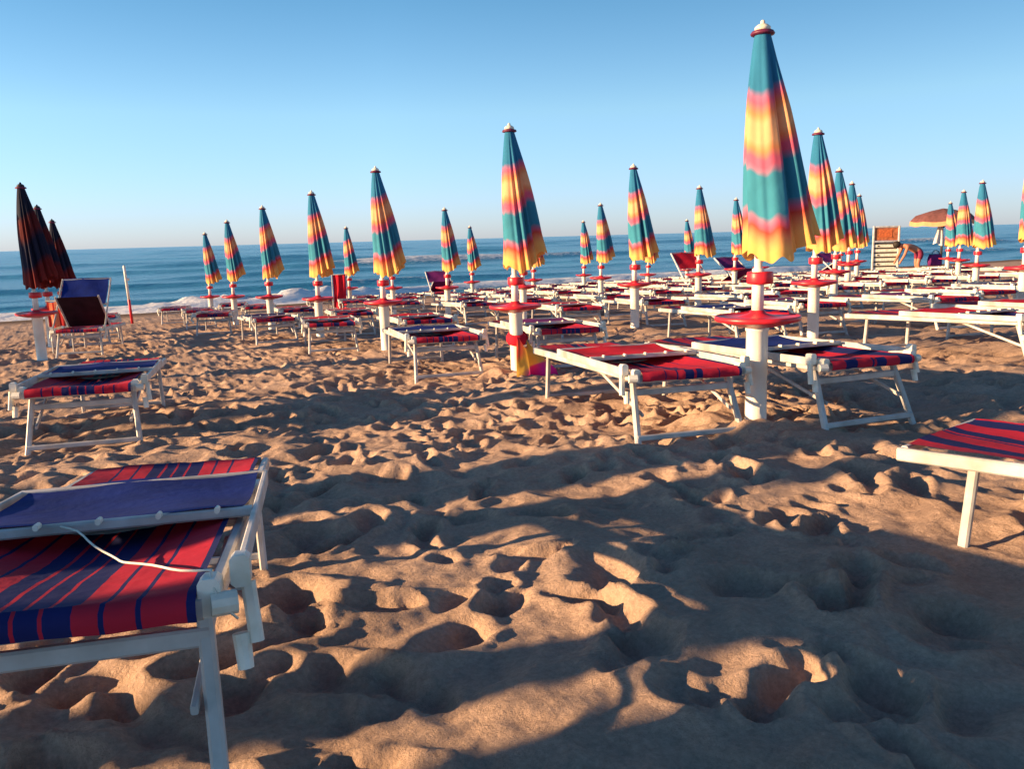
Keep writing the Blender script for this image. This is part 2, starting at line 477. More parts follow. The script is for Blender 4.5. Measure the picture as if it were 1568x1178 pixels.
def shade_parts(sm, ang, head_arm=.98):
    """sunshade: two side arms on head-end pivots and a cloth stretched between two cross bars"""
    pv = Vector((0, -LL/2 + .10, HZ + .03))
    rot = Matrix.Rotation(ang, 4, 'X')
    def T(p): return pv + (rot @ Vector(p))
    arms = []
    for sx in (-1, 1):
        arms.append(MB().beam(T((sx*.362, -.06, 0)), T((sx*.352, head_arm + .12, .015)), .014, .045, ref=rot @ Vector((0, 0, 1))))
    bars = [MB().beam(T((-.35, y, z)), T((.35, y, z)), .022, .026) for y, z in ((.50, .022), (1.08, .026))]
    P, UV = [], []
    for i in range(11):
        t = i/10
        P.append([T(((u - .5)*.66, .495 + t*.61, 0.034 + .004*t - .022*math.sin(math.pi*t)*(1 - .2*abs(2*u - 1)) + .005*math.sin(9*u + 4*t)))
                  for u in [k/12 for k in range(13)]])
    cl = MB().grid(P)
    clips = []
    for k in range(5):
        clips.append(MB().box(T((-.27 + k*.135, .478, .036)), (.012, .03, .016)))
    return arms, bars, cl, clips


def make_lounger(label, shade='navy', ang=0.0, bed='bed', raised=0.0):
    t = thing('beach_lounger', label, 'sun lounger', 'white beach loungers with striped beds')
    W = M['white']
    x = .315
    for sx in (-1, 1):
        MB().beam((sx*x, -LL/2, HZ), (sx*x, LL/2, HZ), .026, .046).build('side_rail', W, t)
        # head leg splays towards the head, foot leg nearly upright
        MB().beam((sx*(x - .032), -LL/2 + .13, HZ + .0), (sx*(x + .004), -LL/2 - .03, -.05), .03, .036, ref=(0, 1, 0)).build('leg', W, t)
        MB().beam((sx*(x - .032), LL/2 - .24, HZ), (sx*(x - .02), LL/2 - .20, -.05), .028, .032, ref=(0, 1, 0)).build('leg', W, t)
        j = MB(); j.box((sx*(x - .002), -LL/2 + .02, HZ + .012), (.04, .055, .07), .009)
        j.tube([(sx*x, -LL/2 - .01, HZ + .0), (sx*(x + .045), -LL/2 + .0, HZ + .0)], .022, 10)
        j.build('corner_joint', M['plastic'], t)
        c = MB(); c.box((sx*(x + .05), -LL/2 + .055, HZ + .045), (.036, .045, .06), .008)
        c.beam((sx*(x + .062), -LL/2 + .05, HZ + .02), (sx*(x + .072), -LL/2 + .03, HZ - .09), 0.026, .028, ref=(0, 1, 0))
        c.tube([(sx*(x + .045), -LL/2 + .03, HZ - .07), (sx*(x + .05), -LL/2 + .02, HZ - .135)], [.017, .015], 10)
        c.build('pivot_sleeve', M['plastic'], t)
    for y, z, w, h in ((-LL/2 + .005, HZ - .005, .03, .045), (LL/2 - .015, HZ + .012, .026, .03)):
        MB().beam((-x + .015, y, z), (x - .015, y, z), w, h).build('end_bar', W, t)
    MB().beam((-x + .02, -LL/2 + .098, HZ - .09), (x - .02, -LL/2 + .098, HZ - .09), .024, .038).build('cross_bar', W, t)
    MB().beam((-x, -LL/2 - .004, .045), (x, -LL/2 - .004, .045), .022, .03).build('foot_bar', W, t)
    MB().beam((-x + .02, LL/2 - .205, .05), (x - .02, LL/2 - .205, .05), .02, .026).build('foot_bar', W, t)
    MB().beam((-x + .02, -.12, HZ - .012), (x - .02, -.12, HZ - .012), .026, .026).build('cross_bar', W, t)
    for sx in (-1, 1):
        MB().beam((sx*(x - .05), -LL/2 + .04, .16), (sx*(x - .03), -LL/2 + .62, HZ - .02), .014, .02).build('brace', W, t)
    link('bed_cloth', BED[bed], t)
    arms, bars, cl, clips = shade_parts(shade, ang)
    for a in arms: a.build('shade_arm', W, t)
    for b in bars: b.build('shade_bar', W, t)
    c = cl.build('shade_cloth', M[shade], t, True)
    for k_ in clips: k_.build('shade_clip', M['plastic'], c)
    if raised:
        P = []
        hy, hz = -.16, HZ + .04
        for i in range(9):
            s = i/8*.76
            P.append([((u - .5)*.57, hy - s*math.cos(raised), hz + s*math.sin(raised) - .03*math.sin(math.pi*i/8)*(1 - (2*u - 1)**2)) for u in [k/8 for k in range(9)]])
        UV = [[(k/8, i/8) for k in range(9)] for i in range(9)]
        MB().grid(P, UV).build('backrest', M['shadowcloth'] if shade == 'navy' else M[shade], t, True)
        for sx in (-1, 1):
            MB().beam((sx*.30, hy, hz), (sx*.30, hy - .78*math.cos(raised), hz + .78*math.sin(raised)), .024, .03).build('backrest_frame', W, t)
    freeze(t)
    return t


BED = {'bed3': bed_mesh(M['bed3'], seed=3), 'bed': bed_mesh(M['bed'], seed=1), 'bed2': bed_mesh(M['bed2'], seed=2)}
kindP = {}
KIND = {'navy': ('navy', 0, 'bed', 0), 'red': ('redcloth', 0, 'bed3', 0), 'block': ('navy', 0, 'bed2', 0), 'redblock': ('redcloth', 0, 'bed2', 0),
        'upnavy': ('navy', R(42), 'bed', R(38)), 'upred': ('redcloth', R(46), 'bed', 0), 'uppurple': ('purple', R(34), 'bed', R(24)),
        'purple': ('purple', 0, 'bed', 0)}


def lounger(kind, x, y, az, label, tiltx=0.0, z=None, scale=1.0):
    """az: clockwise from the sea direction"""
    if kind not in kindP:
        sh, a, b, rs = KIND[kind]
        o = make_lounger(label, sh, a, b, rs); kindP[kind] = o
    else:
        o = copy_tree(kindP[kind])
    o['label'] = label
    sl = -math.atan(.0427)
    o.location = (x, y, float(zg(x, y)) if z is None else z)
    o.rotation_mode = 'ZYX'
    o.rotation_mode = 'XYZ'
    o.rotation_euler = (sl*math.cos(az) + tiltx, 0, -az)
    o.scale = (scale, scale, scale)
    return o


def lounger_feet(kind, px, py, azcam, label, **k):
    az = TH + R(azcam)
    f = on_ground(px, py)
    d = Vector((math.sin(az), math.cos(az)))
    c = Vector((f.x, f.y)) + d*(LL/2 + .03)
    return lounger(kind, c.x, c.y, az, label, **k)


# the nearest ones, each set by the feet it shows
lounger_feet('red', 1062, 678, -15.2, 'white lounger with red sunshade folded flat, left of the tallest umbrella')
lounger_feet('block', 1337, 657, -22, 'white lounger with navy sunshade and red and navy block stripes, right of the tallest umbrella')
lounger_feet('navy', 690, 582, -17, 'white lounger with navy sunshade left of the post with the bright cloth bundle')
lounger_feet('navy', 130, 692, -17, 'shaded white lounger cut by the left edge, in front of the dark umbrellas')
lounger_feet('redblock', 512, 541, -16, 'white lounger with dull red bed standing left of the navy one in mid beach')
lounger_feet('upnavy', 122, 545, -14, 'lounger with navy sunshade and shade-darkened backrest raised, under the left dark umbrellas')
# nearest lounger at the lower left, head end towards us and resting higher
az0 = TH + R(-13.5)
pn = at_depth(316, 908, 1.27); pf = at_depth(394, 704, 2.84)
d0 = Vector((math.sin(az0), math.cos(az0), 0)); x0 = Vector((math.cos(az0), -math.sin(az0), 0))
l0 = lounger('navy', 0, 0, az0, 'large lounger at the lower left with navy sunshade, red striped bed and dangling white cord', scale=.9)
mid = (pn + pf)/2 - x0*.27
tilt0 = math.atan2(pf.z - pn.z, 1.63)
l0.rotation_euler = (tilt0, 0, -az0)
l0.location = mid - Vector((0, 0, (HZ + .03)*.9))
L0 = l0
# its head end stands higher, on legs drawn out to reach the sand
for ch in list(L0.children):
    if ch.name.startswith('leg') and sum(v.co.y for v in ch.data.vertices) < 0:
        sx = 1 if sum(v.co.x for v in ch.data.vertices) > 0 else -1
        ch.data = MB().beam((sx*.283, -LL/2 + .13, HZ), (sx*.323, -LL/2 - .055, -.28), .03, .036, ref=(0, 1, 0)).mesh('leg', M['white'])
    elif ch.name.startswith('foot_bar') and sum(v.co.y for v in ch.data.vertices) < 0:
        ch.location = (0, -.018, -.2)
# lounger at the right edge: only its foot end corner shows
azr = TH + R(-40)
pc = at_depth(1380, 672, 2.8)
dr = Vector((math.sin(azr), math.cos(azr), 0)); xr = Vector((math.cos(azr), -math.sin(azr), 0))
cc = pc + xr*(WW/2) - dr*(LL/2)
lr = lounger('block', cc.x, cc.y, azr, 'white lounger end cut by the right edge, in front of the block striped one')
lr.location.z = pc.z - HZ - .02

used = {(0, 0, -1), (0, 0, 1), (0, 1, -1), (0, 2, -1), (-1, 3, 1), (-1, 1, 1)}
kinds = ['red', 'navy', 'red', 'redblock', 'purple', 'block']
CN = {'navy': 'navy', 'red': 'red', 'redblock': 'red', 'block': 'navy', 'purple': 'purple', 'upred': 'raised red', 'uppurple': 'raised purple'}
special = {(2, 6, -1): 'uppurple', (3, 4, -1): 'upred', (3, 4, 1): 'uppurple', (5, 5, 1): 'uppurple', (1, 2, -1): 'red', (0, 1, 1): 'purple'}
q = 0
allp = dict(umb_pos)
for (r, n), p in [(k, v) for k, v in umb_pos.items() if k[0] != 'off'] + [((1, 0), Vector((7.9, 3.6, 0))), ((2, 0), Vector((12.4, 3.5, 0)))]:
    for sd in (-1, 1):
        if (r, n, sd) in used: continue
        if r == -1 and sd == -1: continue
        k = special.get((r, n, sd)) or kinds[(q*5 + r + n*2) % 6]; q += 1
        az = R(9 + random.uniform(-6, 6))
        x = p.x + sd*(.66 + random.uniform(-.06, .14)); y = p.y + .95 + random.uniform(-.25, .3)
        if (r, n) in ((1, 0), (2, 0)):
            lab = f'{CN[k]}-shaded white lounger {"left" if sd < 0 else "right"} in the {"nearer" if r == 1 else "farther"} pair at the right edge'
        elif r == -1:
            lab = f'shaded white lounger beside the {["nearest", "middle", "rightmost"][n - 3]} of the three dark umbrellas at left'
        else:
            lab = f'{CN[k]}-shaded lounger {"left" if sd < 0 else "right"} of the {ORD[n - first_n[r]]} umbrella, {ROWNAME[r]}'
        lounger(k, x, y, az, lab)

# more loungers stand in the gaps between the rows
for r in (1, 2, 3, 4):
    for n in range(first_n[r], 7):
        a_, b_ = umb_pos.get((r, n)), umb_pos.get((r + 1, n))
        if a_ is None: continue
        k = kinds[(n*3 + r) % 6]
        gx = (a_.x + b_.x)/2 if b_ is not None else a_.x + 2.05
        lounger(k, gx + random.uniform(-.2, .2), a_.y + .7 + random.uniform(-.5, .5), R(9 + random.uniform(-9, 9)),
                f'{CN[k]}-shaded lounger in the gap beyond the {ORD[n - first_n[r]]} umbrella, {ROWNAME[r]}')

# white cord hanging from the near lounger's shade bar to its joint
fine = []
for k in range(19):
    t_ = k/18
    a_ = Vector((-.10, -LL/2 + .60, HZ + .06)).lerp(Vector((.305, -LL/2 + .03, HZ + .058)), t_)
    fine.append(a_ + Vector((.014*math.sin(7*t_) + .006*math.sin(19*t_), .008*math.sin(13*t_), -.032*math.sin(math.pi*t_) + .004*math.sin(11*t_))))
fine += [Vector((.316, -LL/2 + .0, HZ + .045)), Vector((.335, -LL/2 - .02, HZ + .0)), Vector((.36, -LL/2 - .01, HZ - .03))]
MB().tube(fine, .0026, 6).build('cord', M['cord'], L0, True)

# ---------------------------------------------------------------- other things on the beach
# cloth bundle at the second umbrella's post
bp_ = umb_pos[(0, 1)]
t = thing('cloth_bundle', 'bright red, yellow and magenta cloth tied round the post of the middle umbrella', 'cloth')
t.location = bp_; t.rotation_euler = (0, 0, -TH)
wr = []
for i in range(7):
    tt = i/6; z = .30 + .10*tt
    wr.append([((.078 + .02*math.sin(math.pi*tt) + .008*math.sin(5*a*math.pi + 3*tt))*math.cos(2*math.pi*a), (.078 + .02*math.sin(math.pi*tt) + .006*math.sin(9*a))*math.sin(2*math.pi*a), z + .02*math.sin(2*math.pi*a)) for a in [k/24 for k in range(25)]])
MB().grid(wr).build('knot', M['redcloth'], t, True)
mb = ramp_mat('bright_beach_cloth', [(0, (.6, .02, .05)), (.18, (.75, .12, .05)), (.3, (.85, .45, .06)), (.55, (.85, .5, .08)), (.62, (.7, .04, .2)), (.8, (.62, .02, .28)), (1, (.5, .01, .12))], 'X', rough=.8)
P, UV = [], []
for i in range(23):
    s = i/22; row, ur = [], []
    for j in range(31):
        a = j/30
        spread = .02 + .30*s**.9
        ang = R(-92 + 95*a)
        rr = .075 + spread*(.75 + .25*math.sin(3*a*math.pi + 1)) + .022*math.sin(22*a + 3*s)*s
        z = .36*(1 - s)**.8*(.85 + .15*math.cos(5*a)) + .012 + .02*math.sin(17*a + 6*s)*s + .05*math.sin(math.pi*a)*s*(1 - s) - .03*(s > .95)
        row.append((rr*math.cos(ang), rr*math.sin(ang), z)); ur.append((min(1, max(0, .52*s + .48*a + .05*math.sin(9*s) - .1*(1 - s))), s))
    P.append(row); UV.append(ur)
MB().grid(P, UV).build('drape', mb, t, True)

# red cloth hanging beside a far post
p = at_y(519, 421, 22.3)
t = thing('hanging_cloth', 'narrow bright red cloth hanging on a frame between two far umbrellas near the surf', 'cloth')
zb = float(zg(p.x, p.y)); h = p.z - zb
t.location = (p.x, p.y, zb); t.rotation_euler = (0, 0, -TH)
P = []
for i in range(13):
    s = i/12
    P.append([((u - .5)*(.36 - .05*s*(1 - s)), .035*math.sin(u*11 + .6*s)*(.4 + .6*s) + .02*math.sin(4*s), h - s*(h - .18) - .03*math.sin(math.pi*u)*s) for u in [k/18 for k in range(19)]])
MB().grid(P).build('cloth', M['redcloth'], t, True)
f = MB(); f.beam((-.2, 0, -.1), (-.2, 0, h + .02), .025, .025).beam((.2, 0, -.1), (.2, 0, h + .02), .025, .025).beam((-.2, 0, h + .01), (.2, 0, h + .01), .022, .022)
f.build('frame', M['white'], t)

# white and red striped pole near the water at left
p = on_ground(203, 497)
t = thing('marker_pole', 'upright pole, white above and red below, on the sand near the water at left', 'pole')
t.location = p; t.rotation_euler = (0, R(-2.2), 0)
dd = (p - EYE).dot(Vector((math.sin(TH), math.cos(TH), 0)))
hh = 90/F*dd
MB().lathe([(.035, -.2), (.035, hh*.42), (.03, hh*.425)], 12).build('red_section', M['red'], t, True)
MB().lathe([(.033, hh*.42), (.033, hh*.98), (.02, hh)], 12).build('white_section', M['post'], t, True)
MB().lathe([(.01, 0), (.032, .02), (.032, .06), (.01, .08)], 10, c=(.055, 0, hh*.74)).build('hook', M['plastic'], t, True)

# patterned towel hung on the raised lounger at left
tm = ramp_mat('orange_towel_cloth', stripes([(.12, (.45, .02, .02)), (.2, (.7, .2, .1)), (.1, (.4, .01, .01)), (.2, (.7, .22, .12)), (.1, (.4, .01, .01)), (.28, (.3, .01, .015))]), 'X', 'CONSTANT')
p = at_depth(84, 462, 13.3)
P, UV = [], []
for i in range(13):
    s = i/12
    P.append([((u - .5)*.27, .02*math.sin(u*12)*s, -s*.40 - .015*math.sin(u*6)) for u in [k/12 for k in range(13)]]); UV.append([(k/12, s) for k in range(13)])
o = MB().grid(P, UV).build('hanging_towel', tm, None, True)
tag(o, 'orange and red striped towel hung at the left of the raised dark lounger', 'towel')
o.location = p; o.rotation_euler = (0, 0, -TH)
zt_ = float(zg(p.x, p.y))
MB().beam((-.15, 0, .012), (.22, 0, .012), .022, .022).build('rail', M['white'], o)
MB().beam((.20, .02, .0), (.20, .02, zt_ - p.z - .05), .022, .022).build('support', M['white'], o)
MB().beam((-.13, .02, .0), (-.13, .02, zt_ - p.z - .05), .022, .022).build('support', M['white'], o)

# notice board at right
pt = at_y(1358, 346, 20.5)
g0 = float(zg(pt.x, pt.y))
t = thing('notice_board', 'tall white framed notice board with an orange header and rows of white slats', 'sign')
t.location = (pt.x, pt.y, g0); t.rotation_euler = (0, 0, -TH - R(6))
Hh = pt.z - g0
dpt = (pt - EYE).dot(Vector((math.sin(TH), math.cos(TH), 0)))
w = 37/F*dpt
b0 = Hh - 70/F*dpt
for sx in (-1, 1): MB().beam((sx*w/2, 0, -.2), (sx*w/2, 0, Hh), .07, .07, ref=(0, 1, 0)).build('frame_post', M['white'], t)
for z in (Hh - .03, Hh - .56): MB().beam((-w/2 + .037, 0, z), (w/2 - .037, 0, z), .055, .055).build('frame_rail', M['white'], t)
hm = mat('orange_header', (.42, .13, .05), .6, var=.5, scale=9)
MB().box((0, .02, Hh - .29), (w - .09, .03, .46)).build('header_panel', hm, t)
pic = MB(); pic.box((-.02, .0, Hh - .27), (w*.5, .012, .27)); pic.build('header_picture', mat('rust_picture', (.5, .12, .035), .6, var=.4, scale=14), t)
dk = MB()
zz, k = Hh - .72, 0
while zz > b0 - .05:
    MB().box((0, .005 + .003*k, zz), (w - .09, .03, .105)).build('slat', M['plastic'], t)
    if k % 2 == 0: dk.box((-w*.3, -.018, zz), (.06, .01, .05))
    zz -= .165; k += 1
dk.build('slat_mark', mat('dark_olive_mark', (.05, .06, .02), .6), t)
MB().box((0, .05, (Hh - .6 + b0)/2), (w - .1, .02, Hh - .6 - b0)).build('back_panel', mat('dark_board_back', (.07, .06, .05), .7), t)  # plain dark panel behind the slats

# open parasol at right
pt = at_y(1446, 319, 21.5)
g0 = float(zg(pt.x, pt.y)); Hh = pt.z - g0
t = thing('open_parasol', 'wide open brown parasol with orange underside at the far right', 'umbrella')
t.location = (pt.x, pt.y, g0); t.rotation_euler = (R(1), R(-3), 0)
def ribring(r, z, dz):
    return [(r*(1 - .05*abs(math.sin(4*a)))*math.cos(a), r*(1 - .05*abs(math.sin(4*a)))*math.sin(a), z - dz*abs(math.sin(4*a))) for a in [2*math.pi*k/64 for k in range(65)]]
MB().grid([ribring(1.232, Hh - .60, .05), ribring(1.201, Hh - .44, .04)]).build('valance', mat('orange_valance', (.66, .27, .13), .85), t, True)
MB().grid([ribring(1.197, Hh - .44, .04), ribring(1.0, Hh - .24, .03), ribring(.45, Hh - .08, .015), ribring(.03, Hh, 0)]).build('canopy', mat('brown_canopy', (.16, .06, .055), .85, var=.3), t, True)
MB().grid([ribring(.03, Hh - .03, 0), ribring(.45, Hh - .11, .015), ribring(1.0, Hh - .27, .03), ribring(1.188, Hh - .47, .04), ribring(1.210, Hh - .555, .05)]).build('lining', mat('orange_lining', (.62, .24, .08), .85), t, True)
MB().lathe([(.045, -.2), (.045, Hh - .05)], 12).build('pole', M['dark'], t, True)
for k in range(8):
    a = math.pi*k/4
    MB().tube([(.05*math.cos(a), .05*math.sin(a), Hh - .75), (.85*math.cos(a), .85*math.sin(a), Hh - .28)], .012, 6).build('strut', M['dark'], t)

# pale cloth hanging on the parasol pole
wp = at_y(1440, 345, 21.3)
P = []
for i in range(15):
    s = i/14
    P.append([((u - .5)*(.18 + .3*s), .05*math.sin(u*13 + 2*s)*s, -s*.75 + .06*math.sin(u*7)*s) for u in [k/14 for k in range(15)]])
o = MB().grid(P).build('hanging_sheet', mat('pale_cloth', (.55, .55, .56), .9), None, True)
tag(o, 'pale cloth hanging under the open brown parasol', 'cloth'); o.location = wp; o.rotation_euler = (0, 0, -TH)

# purple bag
pb = at_y(1431, 402, 19.5)
zb = float(zg(pb.x, pb.y))
t = thing('beach_bag', 'purple beach bag on the loungers under the open parasol', 'bag')
t.location = (pb.x, pb.y, zb + .4); t.rotation_euler = (0, 0, -TH)
P = []
for i in range(12):
    s = i/11
    P.append([((.24 + .05*math.sin(math.pi*s) + .012*math.sin(6*a))*math.cos(a)*(1 - .1*s), (.13 + .03*math.sin(math.pi*s))*math.sin(a)*(1 - .45*s), .40*s + .02*math.sin(3*a)*s) for a in [2*math.pi*k/32 for k in range(33)]])
P = [[(0, 0, 0)]*33] + P + [[(0, 0, .38)]*33]
MB().grid(P).build('bag_body', M['purple'], t, True)
MB().tube([(.14*math.cos(a), -.05, .38 + .17*math.sin(a)) for a in [math.pi*k/12 for k in range(13)]], .014, 6).build('handle', M['dark'], t, True)

# ---------------------------------------------------------------- person bending beside the board
def skin_mat():
    m = mat('tanned_skin', (.42, .17, .10), .55, var=.12, scale=12); return m
def skinned(name, verts, edges, radii, m, parent, root=0, lv=2):
    me = bpy.data.meshes.new(name); me.from_pydata(verts, edges, []); me.materials.append(m)
    o = bpy.data.objects.new(name, me); C.objects.link(o)
    sk = o.modifiers.new('skin', 'SKIN'); sb = o.modifiers.new('sub', 'SUBSURF'); sb.levels = lv; sb.render_levels = lv
    for i, r_ in enumerate(radii):
        me.skin_vertices[0].data[i].radius = (r_, r_) if not isinstance(r_, tuple) else r_
        me.skin_vertices[0].data[i].use_root = (i == root)
    dg = bpy.context.evaluated_depsgraph_get()
    ev = o.evaluated_get(dg); bm = bpy.data.meshes.new_from_object(ev)
    bpy.data.objects.remove(o)
    bm.polygons.foreach_set('use_smooth', [True]*len(bm.polygons))
    bm.materials.clear(); bm.materials.append(m)
    o = link(name, bm, parent); return o
ph_ = at_y(1377, 370, 20.0)
zb = float(zg(ph_.x, ph_.y))
t = thing('person', 'tanned dark haired person in dark red shorts bending forward beside the notice board', 'person')
t.location = (ph_.x + .0, ph_.y, zb); t.rotation_euler = (0, 0, -TH); t.scale = (1.12, 1.12, 1.12)
# local x to the right of the picture, head at the left; hips right
hz_ = max(.75, min(1.15, ph_.z - zb))
V = [(.62, 0, .88), (.45, 0, 1.0), (.25, 0, 1.06), (.12, 0, 1.05), (.03, 0, 1.05), (-.05, 0, 1.06), (-.13, 0, 1.05),   # pelvis spine neck head
     (.66, -.10, .82), (.58, -.12, .45), (.68, -.13, .08), (.58, -.14, .03),
     (.66, .10, .82), (.64, .13, .45), (.76, .14, .08), (.66, .15, .03),
     (.20, -.19, 1.02), (.10, -.22, .76), (-.02, -.20, .54), (-.06, -.2, .46),
     (.20, .19, 1.02), (.12, .24, .76), (0, .22, .54), (-.04, .22, .46)]
E = [(0, 1), (1, 2), (2, 3), (3, 4), (4, 5), (5, 6), (0, 7), (7, 8), (8, 9), (9, 10), (0, 11), (11, 12), (12, 13), (13, 14), (2, 15), (15, 16), (16, 17), (17, 18), (2, 19), (19, 20), (20, 21), (21, 22)]
rad = [.15, .135, .145, .07, .075, .105, .075, .095, .065, .042, .04, .095, .065, .042, .04, .06, .045, .035, .03, .06, .045, .035, .03]
skinned('body', V, E, rad, skin_mat(), t)
hm2 = mat('dark_hair', (.02, .014, .01), .7)
MB().lathe([(.02, -.115), (.085, -.08), (.118, -.02), (.118, .04), (.09, .09), (.02, .118)], 16, c=(-.075, 0, 1.085)).build('hair', hm2, t, True)
skinned('shorts', [(.62, 0, .89), (.52, 0, .96), (.66, -.105, .80), (.615, -.115, .58), (.66, .105, .80), (.655, .12, .58)], [(0, 1), (0, 2), (2, 3), (0, 4), (4, 5)], [.168, .15, .112, .09, .112, .09], mat('dark_red_shorts', (.2, .015, .05), .8), t)

# ---------------------------------------------------------------- sand
def vnoise(x, y, sc, seed):
    """smooth value noise"""
    rg = np.random.default_rng(seed)
    tab = rg.random((256, 256))
    u = x/sc + 1000.0; v = y/sc + 1000.0
    iu = np.floor(u).astype(int); iv = np.floor(v).astype(int)
    fu = u - iu; fv = v - iv
    fu = fu*fu*fu*(fu*(fu*6 - 15) + 10); fv = fv*fv*fv*(fv*(fv*6 - 15) + 10)
    g = lambda a, b: tab[a % 256, b % 256]
    return (g(iu, iv)*(1-fu) + g(iu+1, iv)*fu)*(1-fv) + (g(iu, iv+1)*(1-fu) + g(iu+1, iv+1)*fu)*fv - .5


def axis(a, b, step, lo, hi, grow=1.12):
    mid = list(np.arange(a, b + 1e-6, step))
    r, s = [], step
    x = b
    while x < hi:
        s = min(s*grow, 40); x += s; r.append(min(x, hi))
    l, s, x = [], step, a
    while x > lo:
        s = min(s*grow, 40); x -= s; l.append(max(x, lo))
    return np.array(l[::-1] + mid + r)


xs = axis(-1.6, 4.6, .0135, -700, 1400, 1.028)
ys = axis(.7, 6.2, .0135, -80, 95, 1.022)
X, Y = np.meshgrid(xs, ys)
Z = zg(X, Y).copy()
D = np.zeros_like(Z)
WX = X + .10*vnoise(X, Y, .31, 21) + .05*vnoise(X, Y, .13, 22)
WY = Y + .10*vnoise(X, Y, .29, 23) + .05*vnoise(X, Y, .12, 24)
D += .07*vnoise(X, Y, 1.15, 1) + .05*vnoise(WX, WY, .5, 2)
D += .045*(.25 - np.abs(vnoise(WX, WY, .34, 31))) + .032*(.25 - np.abs(vnoise(WX + 7, WY, .17, 32)))
D += .014*vnoise(X, Y, .10, 4) + .008*vnoise(WX, WY, .055, 6) + .004*vnoise(X, Y, .03, 7)
rg = np.random.default_rng(5)
def dent(cx, cy, a, b, ang, dep):
    i0, i1 = np.searchsorted(ys, (cy - 3.2*a, cy + 3.2*a)); j0, j1 = np.searchsorted(xs, (cx - 3.2*a, cx + 3.2*a))
    if i1 - i0 < 2 or j1 - j0 < 2: return
    xx = WX[i0:i1, j0:j1] - cx; yy = WY[i0:i1, j0:j1] - cy
    c, s = math.cos(ang), math.sin(ang)
    q = ((xx*c + yy*s)/a)**2 + ((-xx*s + yy*c)/b)**2
    D[i0:i1, j0:j1] += -dep*np.exp(-q**1.8) + dep*.3*np.exp(-(np.sqrt(q) - 1.55)**2/.16)
for k in range(7000):
    cx = rg.uniform(-7, 15); cy = rg.uniform(-.5, 21)
    a = rg.uniform(.055, .125); b = a*rg.uniform(.45, .85)
    dent(cx, cy, a, b, rg.normal(0.5, .9), a*rg.uniform(.18, .5))
# trails of bare feet: heel and ball pressed in, toes in front
for k in range(120):
    px_, py_ = rg.uniform(-4, 9), rg.uniform(0, 12); hd = rg.uniform(0, 6.28)
    for st in range(9):
        hd += rg.normal(0, .12); px_ += .62*math.cos(hd); py_ += .62*math.sin(hd)
        sx_ = (.09 if st % 2 else -.09)
        fx, fy = px_ - math.sin(hd)*sx_, py_ + math.cos(hd)*sx_
        dp = rg.uniform(.022, .042)
        dent(fx, fy, .058, .046, hd, dp); dent(fx + .125*math.cos(hd), fy + .125*math.sin(hd), .066, .056, hd, dp*1.1)
        dent(fx + .205*math.cos(hd), fy + .205*math.sin(hd), .026, .05, hd, dp*.7)
D = np.where(D > .05, .05 + (D - .05)*.4, D)
fade = np.clip((33 - Y)/6, 0.06, 1)
Z += D*fade
for key, p in umb_pos.items():
    r2 = (X - p.x)**2 + (Y - p.y)**2
    hgt = .03 if key == (0, 0) else .035
    w2 = (.34 if key == (0, 0) else .28)**2
    m_ = np.exp(-r2/w2)
    rr_ = np.sqrt(r2); ring_ = np.exp(-((rr_ - (.27 if key == (0, 0) else .2))/.13)**2)
    Z = Z*(1 - .7*m_) + .7*m_*(p.z - .01) + hgt*m_*(1 + 1.2*vnoise(X, Y, .16, 9)) + (.075 if key == (0, 0) else .04)*ring_*(1 + 1.6*vnoise(WX, WY, .2, 12))
nr, nc = X.shape
me = bpy.data.meshes.new('beach_sand')
co = np.stack([X, Y, Z], -1).reshape(-1, 3).astype(np.float32)
idx = np.arange(nr*nc).reshape(nr, nc)
fa = np.stack([idx[:-1, :-1], idx[:-1, 1:], idx[1:, 1:], idx[1:, :-1]], -1).reshape(-1, 4).astype(np.int32)
me.vertices.add(len(co)); me.vertices.foreach_set('co', co.ravel())
me.loops.add(fa.size); me.loops.foreach_set('vertex_index', fa.ravel())
me.polygons.add(len(fa)); me.polygons.foreach_set('loop_start', np.arange(0, fa.size, 4, dtype=np.int32))
me.polygons.foreach_set('use_smooth', np.ones(len(fa), bool))
me.update(calc_edges=True); me.materials.append(sand_mat())
sand = link('sand', me); tag(sand, kind='structure', label='trampled sandy beach sloping to the water')
print('sand verts', len(co))

# ---------------------------------------------------------------- sea
SEA = -1.27
xs = axis(-60, 90, .45, -25000, 25000, 1.12)
xs = np.unique(np.concatenate([np.linspace(-40000, -3000, 12), axis(-60, 100, .4, -3000, 3000, 1.1), np.linspace(3000, 40000, 12)]))
ys_ = [31.0]
s = .16
while ys_[-1] < 40000:
    if ys_[-1] > 60: s *= 1.02
    if ys_[-1] > 400: s *= 1.08
    ys_.append(ys_[-1] + s)
ys = np.array(ys_)
X, Y = np.meshgrid(xs, ys)
Z = np.full_like(X, SEA); FO = np.zeros_like(X)
def crest(yc, A, w, seed, patch=18, foam=0.0, face=.55):
    global Z, FO
    wig = 2.2*vnoise(X, Y*0, 22, seed) + .8*vnoise(X, Y*0, 6, seed + 1)
    amp = A*np.clip(.55 + 1.5*vnoise(X, Y*0, patch, seed + 2), 0, 1.3)
    d = Y - (yc + wig)
    prof = np.where(d < 0, np.exp(-(d/(w*face))**2), np.exp(-(d/w)**2))
    Z += amp*prof
    if foam:
        FO += foam*np.clip(amp/A*1.2 - .25, 0, 1)*np.where(d < 0, np.exp(-(d/(w*1.1))**2), np.exp(-(d/(w*.35))**2))
